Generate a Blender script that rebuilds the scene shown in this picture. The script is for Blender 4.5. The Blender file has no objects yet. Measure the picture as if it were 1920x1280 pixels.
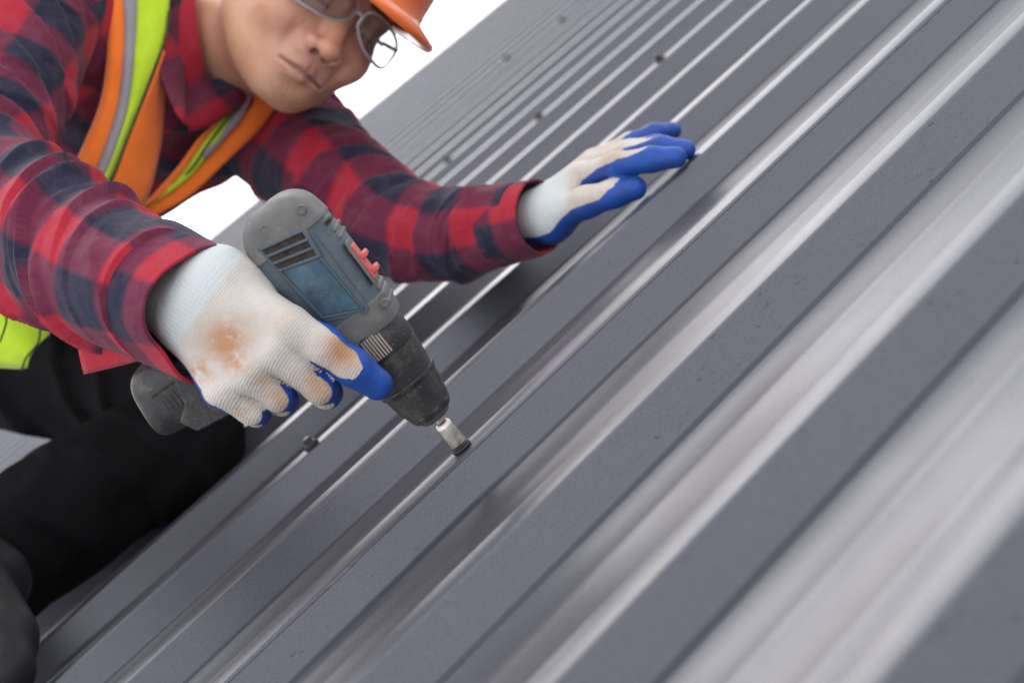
import bpy, bmesh, math, random
import numpy as np
from mathutils import Matrix, Vector
random.seed(4); RNG = np.random.default_rng(7)
SC = bpy.context.scene
COL = SC.collection

# ------------------------------------------------------------------ camera frame and roof frame
# camera coordinates: x right, y up, z backwards (the camera looks along -z); pixels are those of a 1920 x 1280 frame
F = 3000.0
def ray(x, y): return np.array([(x-960.)/F, (640.-y)/F, -1.])
def at(x, y, z): return ray(x, y)*z                       # a point at depth z
def nrm(v): v = np.asarray(v, float); return v/np.linalg.norm(v)
_d1 = ray(6786, -4735); _d2 = ray(1300, -424)
N = nrm(np.cross(_d1, _d2)); N = N if N[1] > 0 else -N    # roof normal
U = nrm(_d1)                                              # along the ribs, away from the camera
V = np.cross(U, N)                                        # across the ribs, towards the camera
O = ray(865, 856)*1.12                                    # on the crest below the drill
P = 0.1995                                                # rib pitch
CREST, WEB, HR = 0.024, 0.0156, 0.026                     # crest width, web run, rib height
SLOPE = math.radians(12)
UP = nrm(N*math.cos(SLOPE) + U*math.sin(SLOPE))
WX = nrm(np.cross(V, UP)); WX = nrm(U - UP*(U@UP)); WY = np.cross(UP, WX)
R = np.array([WX, WY, UP])                                # camera coordinates -> world
BASE = O
def W(p): return (np.asarray(p, float)-BASE) @ R.T        # points to world
def roofpt(u, v, h=0.): return O + U*u + V*v + N*h        # v = 0: near edge of the drilled crest, h = 0: crest level
def rp(x, y, h):                                          # point on a sight line at height h over crest level
    r = ray(x, y); return r*((O@N + h)/(r@N))

# ------------------------------------------------------------------ camera, sky, sun, exposure
cam = bpy.data.cameras.new('camera'); cob = bpy.data.objects.new('camera', cam); COL.objects.link(cob)
cam.sensor_width = 36; cam.lens = F/1920*36; cam.clip_start = 0.02; cam.clip_end = 500
M = Matrix.Identity(4)
for i in range(3):
    for j in range(3): M[i][j] = R[i][j]
cpos = W((0, 0, 0))
for i in range(3): M[i][3] = cpos[i]
cob.matrix_world = M
cam.dof.use_dof = True; cam.dof.focus_distance = 1.155; cam.dof.aperture_fstop = 6.2; cam.dof.aperture_blades = 9
SC.camera = cob
SC.render.resolution_x, SC.render.resolution_y = 1024, 682
SC.view_settings.view_transform = 'Standard'; SC.view_settings.look = 'None'
SC.view_settings.exposure = 0.40; SC.view_settings.gamma = 1.0
SC.cycles.use_denoising = True
SC.cycles.max_bounces = 6; SC.cycles.transparent_max_bounces = 12
SUN_C = nrm(N*0.50 + U*0.30 - V*0.80)                    # towards the sun, camera coordinates
SUN_W = R @ SUN_C
wd = bpy.data.worlds.new('World'); SC.world = wd; wd.use_nodes = True
nt = wd.node_tree; nt.nodes.clear()
sky = nt.nodes.new('ShaderNodeTexSky'); sky.sky_type = 'NISHITA'; sky.sun_disc = False
sky.sun_elevation = math.asin(SUN_W[2]); sky.sun_rotation = math.atan2(SUN_W[0], SUN_W[1])
sky.dust_density = 2.0; sky.air_density = 1.0; sky.ozone_density = 1.0
hs = nt.nodes.new('ShaderNodeHueSaturation'); hs.inputs['Saturation'].default_value = 0.35
bg = nt.nodes.new('ShaderNodeBackground'); bg.inputs['Strength'].default_value = 0.05
bg2 = nt.nodes.new('ShaderNodeBackground'); bg2.inputs['Color'].default_value = (0.93, 0.935, 1.0, 1); bg2.inputs['Strength'].default_value = 0.95
ad = nt.nodes.new('ShaderNodeAddShader'); wo = nt.nodes.new('ShaderNodeOutputWorld')
# hazy white overcast: palest towards the horizon, a little greyer overhead, the same all round
wtc = nt.nodes.new('ShaderNodeTexCoord'); wsp = nt.nodes.new('ShaderNodeSeparateXYZ'); wmr = nt.nodes.new('ShaderNodeMapRange'); wmr.interpolation_type = 'SMOOTHSTEP'
wmr.inputs['From Min'].default_value = 0.05; wmr.inputs['From Max'].default_value = 0.55; wmr.inputs['To Min'].default_value = 1.5; wmr.inputs['To Max'].default_value = 1.18
nt.links.new(wtc.outputs['Generated'], wsp.inputs[0]); nt.links.new(wsp.outputs[2], wmr.inputs[0]); nt.links.new(wmr.outputs[0], bg2.inputs['Strength'])
nt.links.new(sky.outputs[0], hs.inputs['Color']); nt.links.new(hs.outputs[0], bg.inputs['Color'])
nt.links.new(bg.outputs[0], ad.inputs[0]); nt.links.new(bg2.outputs[0], ad.inputs[1]); nt.links.new(ad.outputs[0], wo.inputs['Surface'])
sun = bpy.data.lights.new('sun', 'SUN'); sun.energy = 0.56; sun.angle = math.radians(28); sun.color = (1.0, 0.96, 0.9)
sob = bpy.data.objects.new('sun', sun); COL.objects.link(sob)
sob.rotation_euler = Vector(-SUN_W).to_track_quat('-Z', 'Y').to_euler(); sob.location = (0, 0, 8)

# ------------------------------------------------------------------ materials
class NT:
    def __init__(s, name):
        s.m = bpy.data.materials.new(name); s.m.use_nodes = True; s.t = s.m.node_tree; s.t.nodes.clear()
        s.out = s.n('OutputMaterial'); s.b = s.n('BsdfPrincipled'); s.l(s.b.outputs[0], s.out.inputs[0])
    def n(s, k, **kw):
        o = s.t.nodes.new('ShaderNode'+k)
        for a, v in kw.items(): setattr(o, a, v)
        return o
    def l(s, a, b): s.t.links.new(a, b)
    def setv(s, **kw):
        for k, v in kw.items(): s.b.inputs[k.replace('_', ' ')].default_value = v
        return s
    def math(s, op, a, b=None, c=None, clamp=False):
        o = s.n('Math', operation=op); o.use_clamp = clamp
        for i, v in enumerate((a, b, c)):
            if v is None: continue
            if isinstance(v, (int, float)): o.inputs[i].default_value = v
            else: s.l(v, o.inputs[i])
        return o.outputs[0]
    def mix(s, f, a, b, bt='MIX'):
        o = s.n('Mix', data_type='RGBA', blend_type=bt)
        for i, v in ((0, f), (6, a), (7, b)):
            if isinstance(v, (int, float)): o.inputs[i].default_value = v
            elif isinstance(v, tuple): o.inputs[i].default_value = v if len(v) == 4 else (*v, 1)
            else: s.l(v, o.inputs[i])
        return o.outputs[2]
    def coord(s, kind='Object', scale=(1, 1, 1), rot=(0, 0, 0)):
        tc = s.n('TexCoord'); mp = s.n('Mapping'); mp.inputs['Scale'].default_value = scale; mp.inputs['Rotation'].default_value = rot
        s.l(tc.outputs[kind], mp.inputs[0]); return mp.outputs[0]
    def attr(s, name): a = s.n('Attribute'); a.attribute_name = name; return a
    def noise(s, vec, scale, detail=4, rough=0.5):
        o = s.n('TexNoise'); o.inputs['Scale'].default_value = scale; o.inputs['Detail'].default_value = detail
        o.inputs['Roughness'].default_value = rough
        if vec is not None: s.l(vec, o.inputs['Vector'])
        return o.outputs[0]
    def ramp(s, f, *stops):
        o = s.n('ValToRGB'); e = o.color_ramp.elements
        while len(e) < len(stops): e.new(0.5)
        for i, (p, c) in enumerate(stops):
            e[i].position = p; e[i].color = (c, c, c, 1) if isinstance(c, (int, float)) else (*c, 1)
        s.l(f, o.inputs[0]); return o.outputs[0]
    def bump(s, h, strength, dist=0.001, prev=None):
        o = s.n('Bump'); o.inputs['Strength'].default_value = strength; o.inputs['Distance'].default_value = dist
        s.l(h, o.inputs['Height'])
        if prev is not None: s.l(prev, o.inputs['Normal'])
        return o.outputs[0]
    def nor(s, x): s.l(x, s.b.inputs['Normal']); return s
    def col(s, x): s.l(x, s.b.inputs['Base Color']); return s

def plain(name, color, rough=0.5, metal=0.0, grain=0.0, gscale=400, var=0.15, vscale=30, spec=0.5, scuff=0.0):
    t = NT(name); t.setv(Roughness=rough, Metallic=metal); t.b.inputs['Specular IOR Level'].default_value = spec
    c = t.coord()
    nz = t.noise(c, vscale, 5, 0.6)
    dk = tuple(x*(1-var) for x in color); lt = tuple(min(1, x*(1+var)) for x in color)
    cc = t.ramp(nz, (0.3, dk), (0.7, lt))
    if scuff:
        s1 = t.noise(t.coord(scale=(1, 0.12, 1), rot=(0.4, 0.7, 0.9)), 420, 3, 0.7); s2 = t.noise(t.coord(scale=(0.1, 1, 1), rot=(0.2, 0.5, -0.6)), 520, 3, 0.7)
        m_ = t.math('MULTIPLY', t.ramp(t.math('MAXIMUM', s1, s2), (0.63, 0.0), (0.72, 1.0)), t.ramp(t.noise(c, 40, 3), (0.42, 0.0), (0.62, 1.0)))
        dm = t.ramp(t.noise(c, 75, 6, 0.75), (0.50, 0.0), (0.72, 1.0))
        cc = t.mix(t.math('MULTIPLY', m_, scuff), cc, (0.34, 0.31, 0.27)); cc = t.mix(t.math('MULTIPLY', dm, scuff*0.45), cc, (0.27, 0.215, 0.16))
    t.col(cc)
    r = t.ramp(t.noise(c, vscale*2.3, 4), (0.3, max(0.02, rough-0.08)), (0.7, min(1, rough+0.1))); t.l(r, t.b.inputs['Roughness'])
    if grain: t.nor(t.bump(t.noise(c, gscale, 3), grain, 0.0006))
    return t.m

def roof_mat():
    t = NT('charcoal_coated_steel')
    c = t.coord()
    big = t.noise(c, 2.2, 4, 0.55); mid = t.noise(t.coord(scale=(0.18, 1, 1)), 26, 5, 0.6)
    base = t.mix(t.ramp(big, (0.35, 0.0), (0.7, 1.0)), (0.030, 0.031, 0.040), (0.040, 0.041, 0.052))
    base = t.mix(t.math('MULTIPLY', t.ramp(mid, (0.45, 0.0), (0.75, 1.0)), 0.2), base, (0.062, 0.062, 0.066))
    # dark weathering streaks and pits that run along the ribs
    st = t.noise(t.coord(scale=(0.3, 1, 1)), 420, 2, 0.5); pt = t.noise(t.coord(scale=(0.3, 1, 1)), 9, 3, 0.6)
    streak = t.math('MULTIPLY', t.ramp(st, (0.675, 0.0), (0.73, 1.0)), t.ramp(pt, (0.52, 0.0), (0.62, 1.0)))
    spk = t.noise(c, 1300, 2, 0.6)  # fine light and dark speckle, the coating's sparkle painted into its colour
    base = t.mix(t.ramp(spk, (0.40, 0.0), (0.62, 1.0)), t.mix(0.5, base, (0.012, 0.012, 0.015)), t.mix(0.35, base, (0.10, 0.10, 0.12)))
    base = t.mix(t.math('MULTIPLY', streak, 0.55), base, (0.008, 0.008, 0.009))
    t.l(t.math('MULTIPLY_ADD', streak, -0.28, 0.5), t.b.inputs['Specular IOR Level'])
    t.col(base); t.b.inputs['Specular Tint'].default_value = (0.90, 0.915, 1.0, 1)
    t.setv(Metallic=0.0, Roughness=0.25, IOR=1.8)
    t.l(t.ramp(t.noise(c, 14, 5, 0.6), (0.3, 0.38), (0.7, 0.44)), t.b.inputs['Roughness'])
    g = t.noise(t.coord(scale=(0.55, 1, 1)), 640, 3, 0.6)
    v = t.n('TexVoronoi'); v.inputs['Scale'].default_value = 520; t.l(t.coord(scale=(0.6, 1, 1)), v.inputs['Vector'])
    h = t.math('ADD', g, t.math('MULTIPLY', v.outputs[0], 0.7))
    t.nor(t.bump(h, 0.17, 0.0006))
    return t.m

def plaid_mat():
    t = NT('buffalo_check_flannel')
    a = t.attr('plaid'); sp = t.n('SeparateXYZ'); t.l(a.outputs['Vector'], sp.inputs[0])
    wob = t.noise(a.outputs['Vector'], 30, 2)
    def band(x):
        y = t.math('ADD', t.math('DIVIDE', x, 0.092), t.math('MULTIPLY', wob, 0.02))
        y = t.math('FRACT', t.math('ADD', y, 100.0))
        e = t.math('ABSOLUTE', t.math('SUBTRACT', y, 0.5))
        return t.math('MULTIPLY', t.math('SUBTRACT', 0.27, e), 30.0, clamp=False)
    def clamp(x): return t.math('MULTIPLY_ADD', x, 0.5, 0.5, clamp=True)
    b1 = clamp(band(sp.outputs[0])); b2 = clamp(band(sp.outputs[1]))
    # twill: warp and weft threads alternate, so mixed squares are a fine red and navy weave
    tw = t.n('TexWave'); tw.wave_type = 'BANDS'; tw.bands_direction = 'DIAGONAL'; tw.inputs['Scale'].default_value = 320
    t.l(a.outputs['Vector'], tw.inputs['Vector'])
    f = t.math('ADD', t.math('MULTIPLY', b1, 0.5), t.math('MULTIPLY', b2, 0.5))
    f = t.math('ADD', f, t.math('MULTIPLY', t.math('SUBTRACT', tw.outputs['Fac'], 0.5), 0.10), clamp=True)
    col = t.ramp(f, (0.0, (0.37, 0.021, 0.036)), (0.5, (0.122, 0.020, 0.045)), (1.0, (0.016, 0.022, 0.043)))
    fade = t.noise(a.outputs['Vector'], 45, 6, 0.7)
    col = t.mix(t.math('MULTIPLY', t.ramp(fade, (0.45, 0.0), (0.8, 1.0)), 0.14), col, (0.40, 0.22, 0.25))
    t.col(col); t.setv(Roughness=0.92); t.b.inputs['Specular IOR Level'].default_value = 0.15
    t.b.inputs['Sheen Weight'].default_value = 0.08; t.b.inputs['Sheen Roughness'].default_value = 0.45
    fz = t.noise(a.outputs['Vector'], 900, 2)
    wr = t.noise(a.outputs['Vector'], 38, 4, 0.55)
    b0 = t.bump(wr, 0.5, 0.005)
    t.nor(t.bump(t.math('ADD', tw.outputs['Fac'], fz), 0.25, 0.0005, b0))
    return t.m

def glove_mat():
    t = NT('coated_knit_glove')
    ct = t.attr('coat').outputs['Fac']; st = t.attr('stain').outputs['Fac']; cf = t.attr('cuff').outputs['Fac']
    kn = t.attr('knit').outputs['Vector']; c = t.coord()
    sp = t.n('SeparateXYZ'); t.l(kn, sp.inputs[0])
    edge = t.math('ADD', ct, t.math('MULTIPLY', t.math('SUBTRACT', t.noise(c, 130, 3), 0.5), 0.10))
    blue = t.ramp(edge, (0.49, 0.0), (0.51, 1.0))
    def saw(x, per): return t.math('PINGPONG', t.math('DIVIDE', x, per), 0.5)
    rows = t.math('MULTIPLY', saw(sp.outputs[0], 0.0019), 2.0)
    wales = t.math('MULTIPLY', saw(sp.outputs[1], 0.0016), 2.0)
    cuffk = t.math('MULTIPLY', t.math('MULTIPLY', saw(sp.outputs[0], 0.0032), saw(sp.outputs[1], 0.0030)), 4.0)
    knit = t.mix(cf, t.math('ADD', rows, t.math('MULTIPLY', wales, 0.35)), cuffk)
    soil = t.noise(c, 24, 6, 0.65); soil2 = t.noise(c, 90, 4, 0.7)
    white = t.mix(t.ramp(soil, (0.4, 0.0), (0.75, 1.0)), (0.60, 0.56, 0.505), (0.50, 0.44, 0.375))
    white = t.mix(cf, white, (0.56, 0.60, 0.59))
    white = t.mix(t.math('MULTIPLY', t.math('SUBTRACT', 1.0, knit), 0.15), white, (0.33, 0.30, 0.27))
    sm = t.math('MULTIPLY', st, t.ramp(t.math('ADD', t.math('MULTIPLY', soil, 0.6), t.math('MULTIPLY', soil2, 0.4)), (0.37, 0.0), (0.50, 1.0)))
    white = t.mix(t.math('MINIMUM', sm, 0.85), white, (0.42, 0.195, 0.065))
    bl = t.mix(t.ramp(t.noise(c, 60, 5, 0.6), (0.4, 0.0), (0.75, 0.8)), (0.011, 0.070, 0.34), (0.02, 0.045, 0.15))
    t.col(t.mix(blue, white, bl))
    t.l(t.math('MULTIPLY_ADD', blue, -0.47, 0.95), t.b.inputs['Roughness'])
    t.b.inputs['Specular IOR Level'].default_value = 0.35
    h = t.math('MULTIPLY', knit, t.math('SUBTRACT', 1.0, blue))
    h2 = t.math('MULTIPLY', t.noise(c, 500, 3), blue)
    b0 = t.bump(t.noise(t.coord(scale=(1, 1.6, 1)), 55, 4, 0.55), 0.35, 0.004)
    t.nor(t.bump(t.math('ADD', h, h2), 0.4, 0.0006, b0))
    return t.m

def skin_mat():
    t = NT('skin'); c = t.coord()
    a = t.attr('lip').outputs['Fac']; b = t.attr('brow_and_shade').outputs['Fac']; bl = t.attr('blush').outputs['Fac']
    base = t.mix(t.ramp(t.noise(c, 35, 4), (0.35, 0.0), (0.7, 1.0)), (0.58, 0.305, 0.185), (0.64, 0.36, 0.235))
    base = t.mix(t.math('MULTIPLY', bl, 0.8), base, (0.56, 0.22, 0.15))
    base = t.mix(t.math('MULTIPLY', a, 0.9), base, (0.40, 0.17, 0.14))
    sb = t.attr('stubble').outputs['Fac']
    base = t.mix(t.math('MULTIPLY', sb, t.ramp(t.noise(c, 260, 3, 0.7), (0.35, 0.1), (0.65, 0.55))), base, (0.20, 0.13, 0.105))
    base = t.mix(t.math('MULTIPLY', t.ramp(t.noise(c, 110, 5, 0.7), (0.5, 0.0), (0.75, 1.0)), 0.25), base, (0.48, 0.21, 0.14))
    base = t.mix(b, base, (0.03, 0.022, 0.02))  # brow and lash hair, plus painted shade at mouth line and nostrils
    t.col(base); t.setv(Roughness=0.40); t.b.inputs['Subsurface Weight'].default_value = 0.25
    t.b.inputs['Subsurface Radius'].default_value = (0.012, 0.004, 0.002); t.b.inputs['Subsurface Scale'].default_value = 0.6
    t.nor(t.bump(t.math('ADD', t.noise(c, 900, 3), t.noise(c, 120, 4)), 0.3, 0.0007))
    return t.m

def cloth_mat(name, color, rough=0.85, weave=900, sheen=0.2, spec=0.2):
    t = NT(name); c = t.coord()
    nz = t.noise(c, 22, 5, 0.6)
    t.col(t.ramp(nz, (0.3, tuple(x*0.86 for x in color)), (0.7, tuple(min(1, x*1.08) for x in color))))
    t.setv(Roughness=rough); t.b.inputs['Sheen Weight'].default_value = sheen; t.b.inputs['Specular IOR Level'].default_value = spec
    b0 = t.bump(t.noise(c, 30, 3), 0.35, 0.004)
    t.nor(t.bump(t.noise(c, weave, 2), 0.3, 0.0006, b0))
    return t.m

def glass_mat(name='clear_lens', k=1.0):
    t = NT(name); t.setv(Roughness=0.03, IOR=1.3); t.b.inputs['Transmission Weight'].default_value = 1.0
    c = t.coord(); t.col(t.ramp(t.noise(c, 12, 2), (0.3, (0.58*k, 0.59*k, 0.61*k)), (0.7, (0.66*k, 0.67*k, 0.68*k))))
    return t.m

MAT = dict(
    roof=roof_mat(), plaid=plaid_mat(), glove=glove_mat(), skin=skin_mat(), glass=glass_mat(),
    screw=plain('black_painted_screw', (0.02, 0.02, 0.021), 0.45),
    rubber=plain('black_rubber_washer', (0.012, 0.012, 0.012), 0.6),
    orange=cloth_mat('orange_vest_fabric', (0.95, 0.20, 0.025)),
    lime=cloth_mat('lime_vest_fabric', (0.50, 0.72, 0.03)),
    tape=cloth_mat('silver_reflective_tape', (0.27, 0.25, 0.26), 0.45, 1500, 0.0, 0.5),
    piping=cloth_mat('dark_green_piping', (0.05, 0.08, 0.02)),
    trouser=cloth_mat('black_trouser_cloth', (0.0055, 0.0055, 0.006), sheen=0.0, spec=0.12),
    boot=plain('black_boot_leather', (0.004, 0.0043, 0.005), 0.6, grain=0.3),
    helmet=plain('orange_helmet_plastic', (0.80, 0.17, 0.04), 0.25, var=0.05),
    rim=glass_mat('lens_edge', 0.85), lensrim=plain('smoky_frame_plastic', (0.33, 0.32, 0.33), 0.3),
    eye=plain('eye_white', (0.7, 0.66, 0.62), 0.2), iris=plain('dark_iris', (0.02, 0.012, 0.01), 0.15),
    housing=plain('slate_blue_plastic', (0.058, 0.083, 0.102), 0.5, grain=0.35, gscale=900, var=0.2, vscale=45, scuff=0.45),
    overmould=plain('dusty_grey_rubber', (0.118, 0.117, 0.110), 0.62, grain=0.4, gscale=700, var=0.28, vscale=38, scuff=0.5),
    panel=plain('worn_blue_label', (0.030, 0.082, 0.120), 0.36, var=0.5, vscale=70, scuff=0.35),
    black=plain('scuffed_black_plastic', (0.026, 0.026, 0.026), 0.42, grain=0.35, gscale=600, var=0.4, vscale=60, scuff=0.6),
    gap=plain('dark_gap_shade', (0.035, 0.027, 0.02), 0.9, var=0.6, vscale=160),  # dark colour standing in for shade inside vents, slots and screw holes
    steel=plain('worn_steel', (0.45, 0.42, 0.37), 0.32, 1.0, var=0.25, vscale=120),
    dullsteel=plain('grimy_chuck_steel', (0.30, 0.28, 0.26), 0.4, 1.0, var=0.4, vscale=140),
    red=plain('red_selector_plastic', (0.52, 0.08, 0.065), 0.45, var=0.2),
    dust=plain('dried_dust', (0.33, 0.27, 0.21), 0.9),
    thread=cloth_mat('dark_seam_thread', (0.05, 0.012, 0.03)),
    button=plain('shirt_button', (0.05, 0.045, 0.04), 0.4),
)

# ------------------------------------------------------------------ mesh helpers (geometry in camera coordinates, stored in world)
def empty(name, base):
    o = bpy.data.objects.new(name, None); COL.objects.link(o); o.location = W(base); o.empty_display_size = 0.05
    return o
def tag(o, label=None, cat=None, group=None, kind=None):
    for k, v in (('label', label), ('category', cat), ('group', group), ('kind', kind)):
        if v: o[k] = v
    return o
def mesh(name, verts, faces, mat, parent=None, smooth=True, attrs=None, bevel=0, solid=0, origin=None, sharp=None, subd=0):
    wv = W(np.asarray(verts, float).reshape(-1, 3))
    org = np.array(parent.matrix_world.translation if False else (parent['_o'] if parent is not None else (0, 0, 0)), float) if parent is not None else (W(origin) if origin is not None else wv.mean(0))
    me = bpy.data.meshes.new(name)
    me.from_pydata((wv-org).tolist(), [], [list(map(int, f)) for f in faces] if not isinstance(faces, np.ndarray) else faces.tolist())
    if attrs:
        for k, a in attrs.items():
            a = np.asarray(a, np.float32)
            if a.ndim == 1:
                at_ = me.attributes.new(k, 'FLOAT', 'POINT'); at_.data.foreach_set('value', a)
            else:
                at_ = me.attributes.new(k, 'FLOAT_VECTOR', 'POINT'); at_.data.foreach_set('vector', a.ravel())
    me.materials.append(MAT[mat])
    if smooth: me.polygons.foreach_set('use_smooth', [True]*len(me.polygons))
    me.update()
    o = bpy.data.objects.new(name, me); COL.objects.link(o)
    if parent is not None: o.parent = parent
    else: o.location = org
    o['_o'] = [float(x) for x in org]
    if bevel:
        b = o.modifiers.new('bevel', 'BEVEL'); b.width = bevel; b.segments = 3; b.limit_method = 'ANGLE'; b.angle_limit = math.radians(30)
        b.harden_normals = False
    if solid:
        s = o.modifiers.new('solid', 'SOLIDIFY'); s.thickness = abs(solid); s.offset = -1 if solid > 0 else 1
    if subd:
        s = o.modifiers.new('subd', 'SUBSURF'); s.levels = subd; s.render_levels = subd
    if sharp: 
        me.set_sharp_from_angle(angle=math.radians(sharp))
    return o
def root(name, base, label, cat, group=None, kind=None):
    o = empty(name, base); o['_o'] = [float(x) for x in W(base)]
    return tag(o, label, cat, group, kind)

# --- signed distance modelling and surface nets
def sd_cone(p, a, b, r1, r2):
    a = np.asarray(a); b = np.asarray(b); d = b-a; t = np.clip(((p-a)@d)/(d@d), 0, 1)
    return np.linalg.norm(p-a-t[:, None]*d, axis=1) - (r1+t*(r2-r1))
def sd_ell(p, c, r, ax=None):
    q = p-np.asarray(c)
    if ax is not None: q = q@np.asarray(ax).T
    r = np.asarray(r); k0 = np.linalg.norm(q/r, axis=1); k1 = np.linalg.norm(q/(r*r), axis=1)+1e-9
    return k0*(k0-1)/k1
def smin(a, b, k):
    h = np.clip(0.5+0.5*(b-a)/k, 0, 1); return b*(1-h)+a*h - k*h*(1-h)
def smax(a, b, k): return -smin(-a, -b, k)
def sdf_mesh(fn, lo, hi, h, block=6):
    lo = np.asarray(lo, float); hi = np.asarray(hi, float)
    nb = np.ceil((hi-lo)/(h*block)).astype(int); n = nb*block+1
    D = np.empty(n, np.float32)
    ctr = [lo[i]+(np.arange(nb[i])+0.5)*h*block for i in range(3)]
    G = np.stack(np.meshgrid(*ctr, indexing='ij'), -1).reshape(-1, 3)
    dc = np.concatenate([fn(G[i:i+200000]) for i in range(0, len(G), 200000)]).reshape(nb)
    up = np.repeat(np.repeat(np.repeat(np.where(dc > 0, 1., -1.), block, 0), block, 1), block, 2)
    D[:] = 1; D[:-1, :-1, :-1] = up; D[-1] = 1; D[:, -1] = 1; D[:, :, -1] = 1
    act = np.argwhere(np.abs(dc) < h*block*1.75)
    off = np.stack(np.meshgrid(*[np.arange(block+1)]*3, indexing='ij'), -1).reshape(-1, 3)
    step = max(1, 400000//len(off))
    for i in range(0, len(act), step):
        idx = (act[i:i+step, None, :]*block+off[None]).reshape(-1, 3)
        D[idx[:, 0], idx[:, 1], idx[:, 2]] = fn(lo+idx*h)
    s = D < 0
    c8 = [s[i:n[0]-1+i, j:n[1]-1+j, k:n[2]-1+k] for i in (0, 1) for j in (0, 1) for k in (0, 1)]
    cnt = sum(c.astype(np.int8) for c in c8); cells = np.argwhere((cnt > 0) & (cnt < 8))
    vid = -np.ones(n-1, np.int64); vid[tuple(cells.T)] = np.arange(len(cells))
    acc = np.zeros((len(cells), 3)); num = np.zeros(len(cells))
    cor = [(i, j, k) for i in (0, 1) for j in (0, 1) for k in (0, 1)]
    val = {c: D[cells[:, 0]+c[0], cells[:, 1]+c[1], cells[:, 2]+c[2]] for c in cor}
    for a in cor:
        for ax in range(3):
            if a[ax]: continue
            b = list(a); b[ax] = 1; b = tuple(b)
            m = (val[a] < 0) != (val[b] < 0); t = val[a]/(val[a]-val[b]+1e-12)
            pt = np.repeat(np.array(a, float)[None], len(cells), 0); pt[:, ax] += t
            acc[m] += pt[m]; num[m] += 1
    verts = lo+(cells+acc/num[:, None])*h
    quads = []
    for ax in range(3):
        s0 = [slice(1, -1)]*3; s1 = [slice(1, -1)]*3
        s0[ax] = slice(0, -1); s1[ax] = slice(1, None)
        ch = np.argwhere(s[tuple(s0)] != s[tuple(s1)])
        if not len(ch): continue
        base = ch.copy()
        for q in range(3):
            if q != ax: base[:, q] += 1
        b, c = [q for q in range(3) if q != ax]
        def g(db, dc_):
            i = base.copy(); i[:, b] -= db; i[:, c] -= dc_; return vid[tuple(i.T)]
        q4 = np.stack([g(0, 0), g(1, 0), g(1, 1), g(0, 1)], 1)
        flip = s[tuple(base.T)]
        if ax == 1: flip = ~flip
        q4[~flip] = q4[~flip][:, ::-1]
        quads.append(q4)
    return verts, np.concatenate(quads)
def vnormals(v, f):
    a = np.cross(v[f[:, 2]]-v[f[:, 0]], v[f[:, 3]]-v[f[:, 1]]); nn = np.zeros_like(v)
    for i in range(4): np.add.at(nn, f[:, i], a)
    return nn/(np.linalg.norm(nn, axis=1)[:, None]+1e-12)

# --- tubes along a path, with rings that can be displaced
def catmull(pts, n):
    pts = np.asarray(pts, float); m = len(pts)-1
    ext = np.vstack([2*pts[0]-pts[1], pts, 2*pts[-1]-pts[-2]])
    out = []
    for x in np.linspace(0, m-1e-9, n):
        i = int(x); t = x-i; p0, p1, p2, p3 = ext[i:i+4]
        out.append(0.5*((2*p1)+(-p0+p2)*t+(2*p0-5*p1+4*p2-p3)*t*t+(-p0+3*p1-3*p2+p3)*t**3))
    return np.array(out)
def tube(path, radii, nr, ns, ref, disp=None, flat=1.0, cap=True):
    """path (k,3), radii (k,) -> grid verts, faces, s (arc length), theta, ring radius; theta = 0 faces ref"""
    pr = catmull(np.hstack([path, np.asarray(radii)[:, None]]), nr); c = pr[:, :3]; r = pr[:, 3]
    T = np.gradient(c, axis=0); T /= np.linalg.norm(T, axis=1)[:, None]
    s = np.concatenate([[0], np.cumsum(np.linalg.norm(np.diff(c, axis=0), axis=1))])
    A = ref[None]-T*(T@ref)[:, None]; A /= np.linalg.norm(A, axis=1)[:, None]; B = np.cross(T, A)
    th = np.linspace(-math.pi, math.pi, ns, endpoint=False)
    S, TH = np.meshgrid(s, th, indexing='ij'); RR = np.repeat(r[:, None], ns, 1)
    d = disp(S, TH, RR, s[-1]) if disp is not None else 0
    rad = RR+d
    v = c[:, None]+A[:, None]*(np.cos(TH)*rad)[..., None]+B[:, None]*(np.sin(TH)*rad*flat)[..., None]
    idx = np.arange(nr*ns).reshape(nr, ns); nx = np.roll(idx, -1, 1)
    f = np.stack([idx[:-1], nx[:-1], nx[1:], idx[1:]], -1).reshape(-1, 4)
    faces = f.tolist()
    if cap: faces += [idx[0][::-1].tolist(), idx[-1].tolist()]
    return v.reshape(-1, 3), faces, S.ravel(), TH.ravel(), RR.ravel(), c
def lathe(o, ax, prof, ns=40, ref=None, cap=True, nfun=None):
    """prof: (s, r) along the axis from o"""
    ax = nrm(ax); ref = nrm(np.cross(ax, [0.3, 0.5, 0.81])) if ref is None else ref
    A = nrm(ref-ax*(ref@ax)); B = np.cross(ax, A); th = np.linspace(0, 2*math.pi, ns, endpoint=False)
    v = []
    for k, (s, r) in enumerate(prof):
        rr = np.full(ns, r) if nfun is None else nfun(th, s, r)
        v.append(o+ax*s+np.outer(np.cos(th)*rr, A)+np.outer(np.sin(th)*rr, B))
    idx = np.arange(len(prof)*ns).reshape(-1, ns); nx = np.roll(idx, -1, 1)
    f = np.stack([idx[:-1], nx[:-1], nx[1:], idx[1:]], -1).reshape(-1, 4).tolist()
    if cap: f += [idx[0][::-1].tolist(), idx[-1].tolist()]
    return np.vstack(v), f
def prism(poly, d):
    """poly (k,3) planar outline, extruded by vector d"""
    poly = np.asarray(poly); k = len(poly); v = np.vstack([poly, poly+np.asarray(d)])
    f = [list(range(k))[::-1], list(range(k, 2*k))]+[[i, (i+1) % k, k+(i+1) % k, k+i] for i in range(k)]
    return v, f

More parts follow.
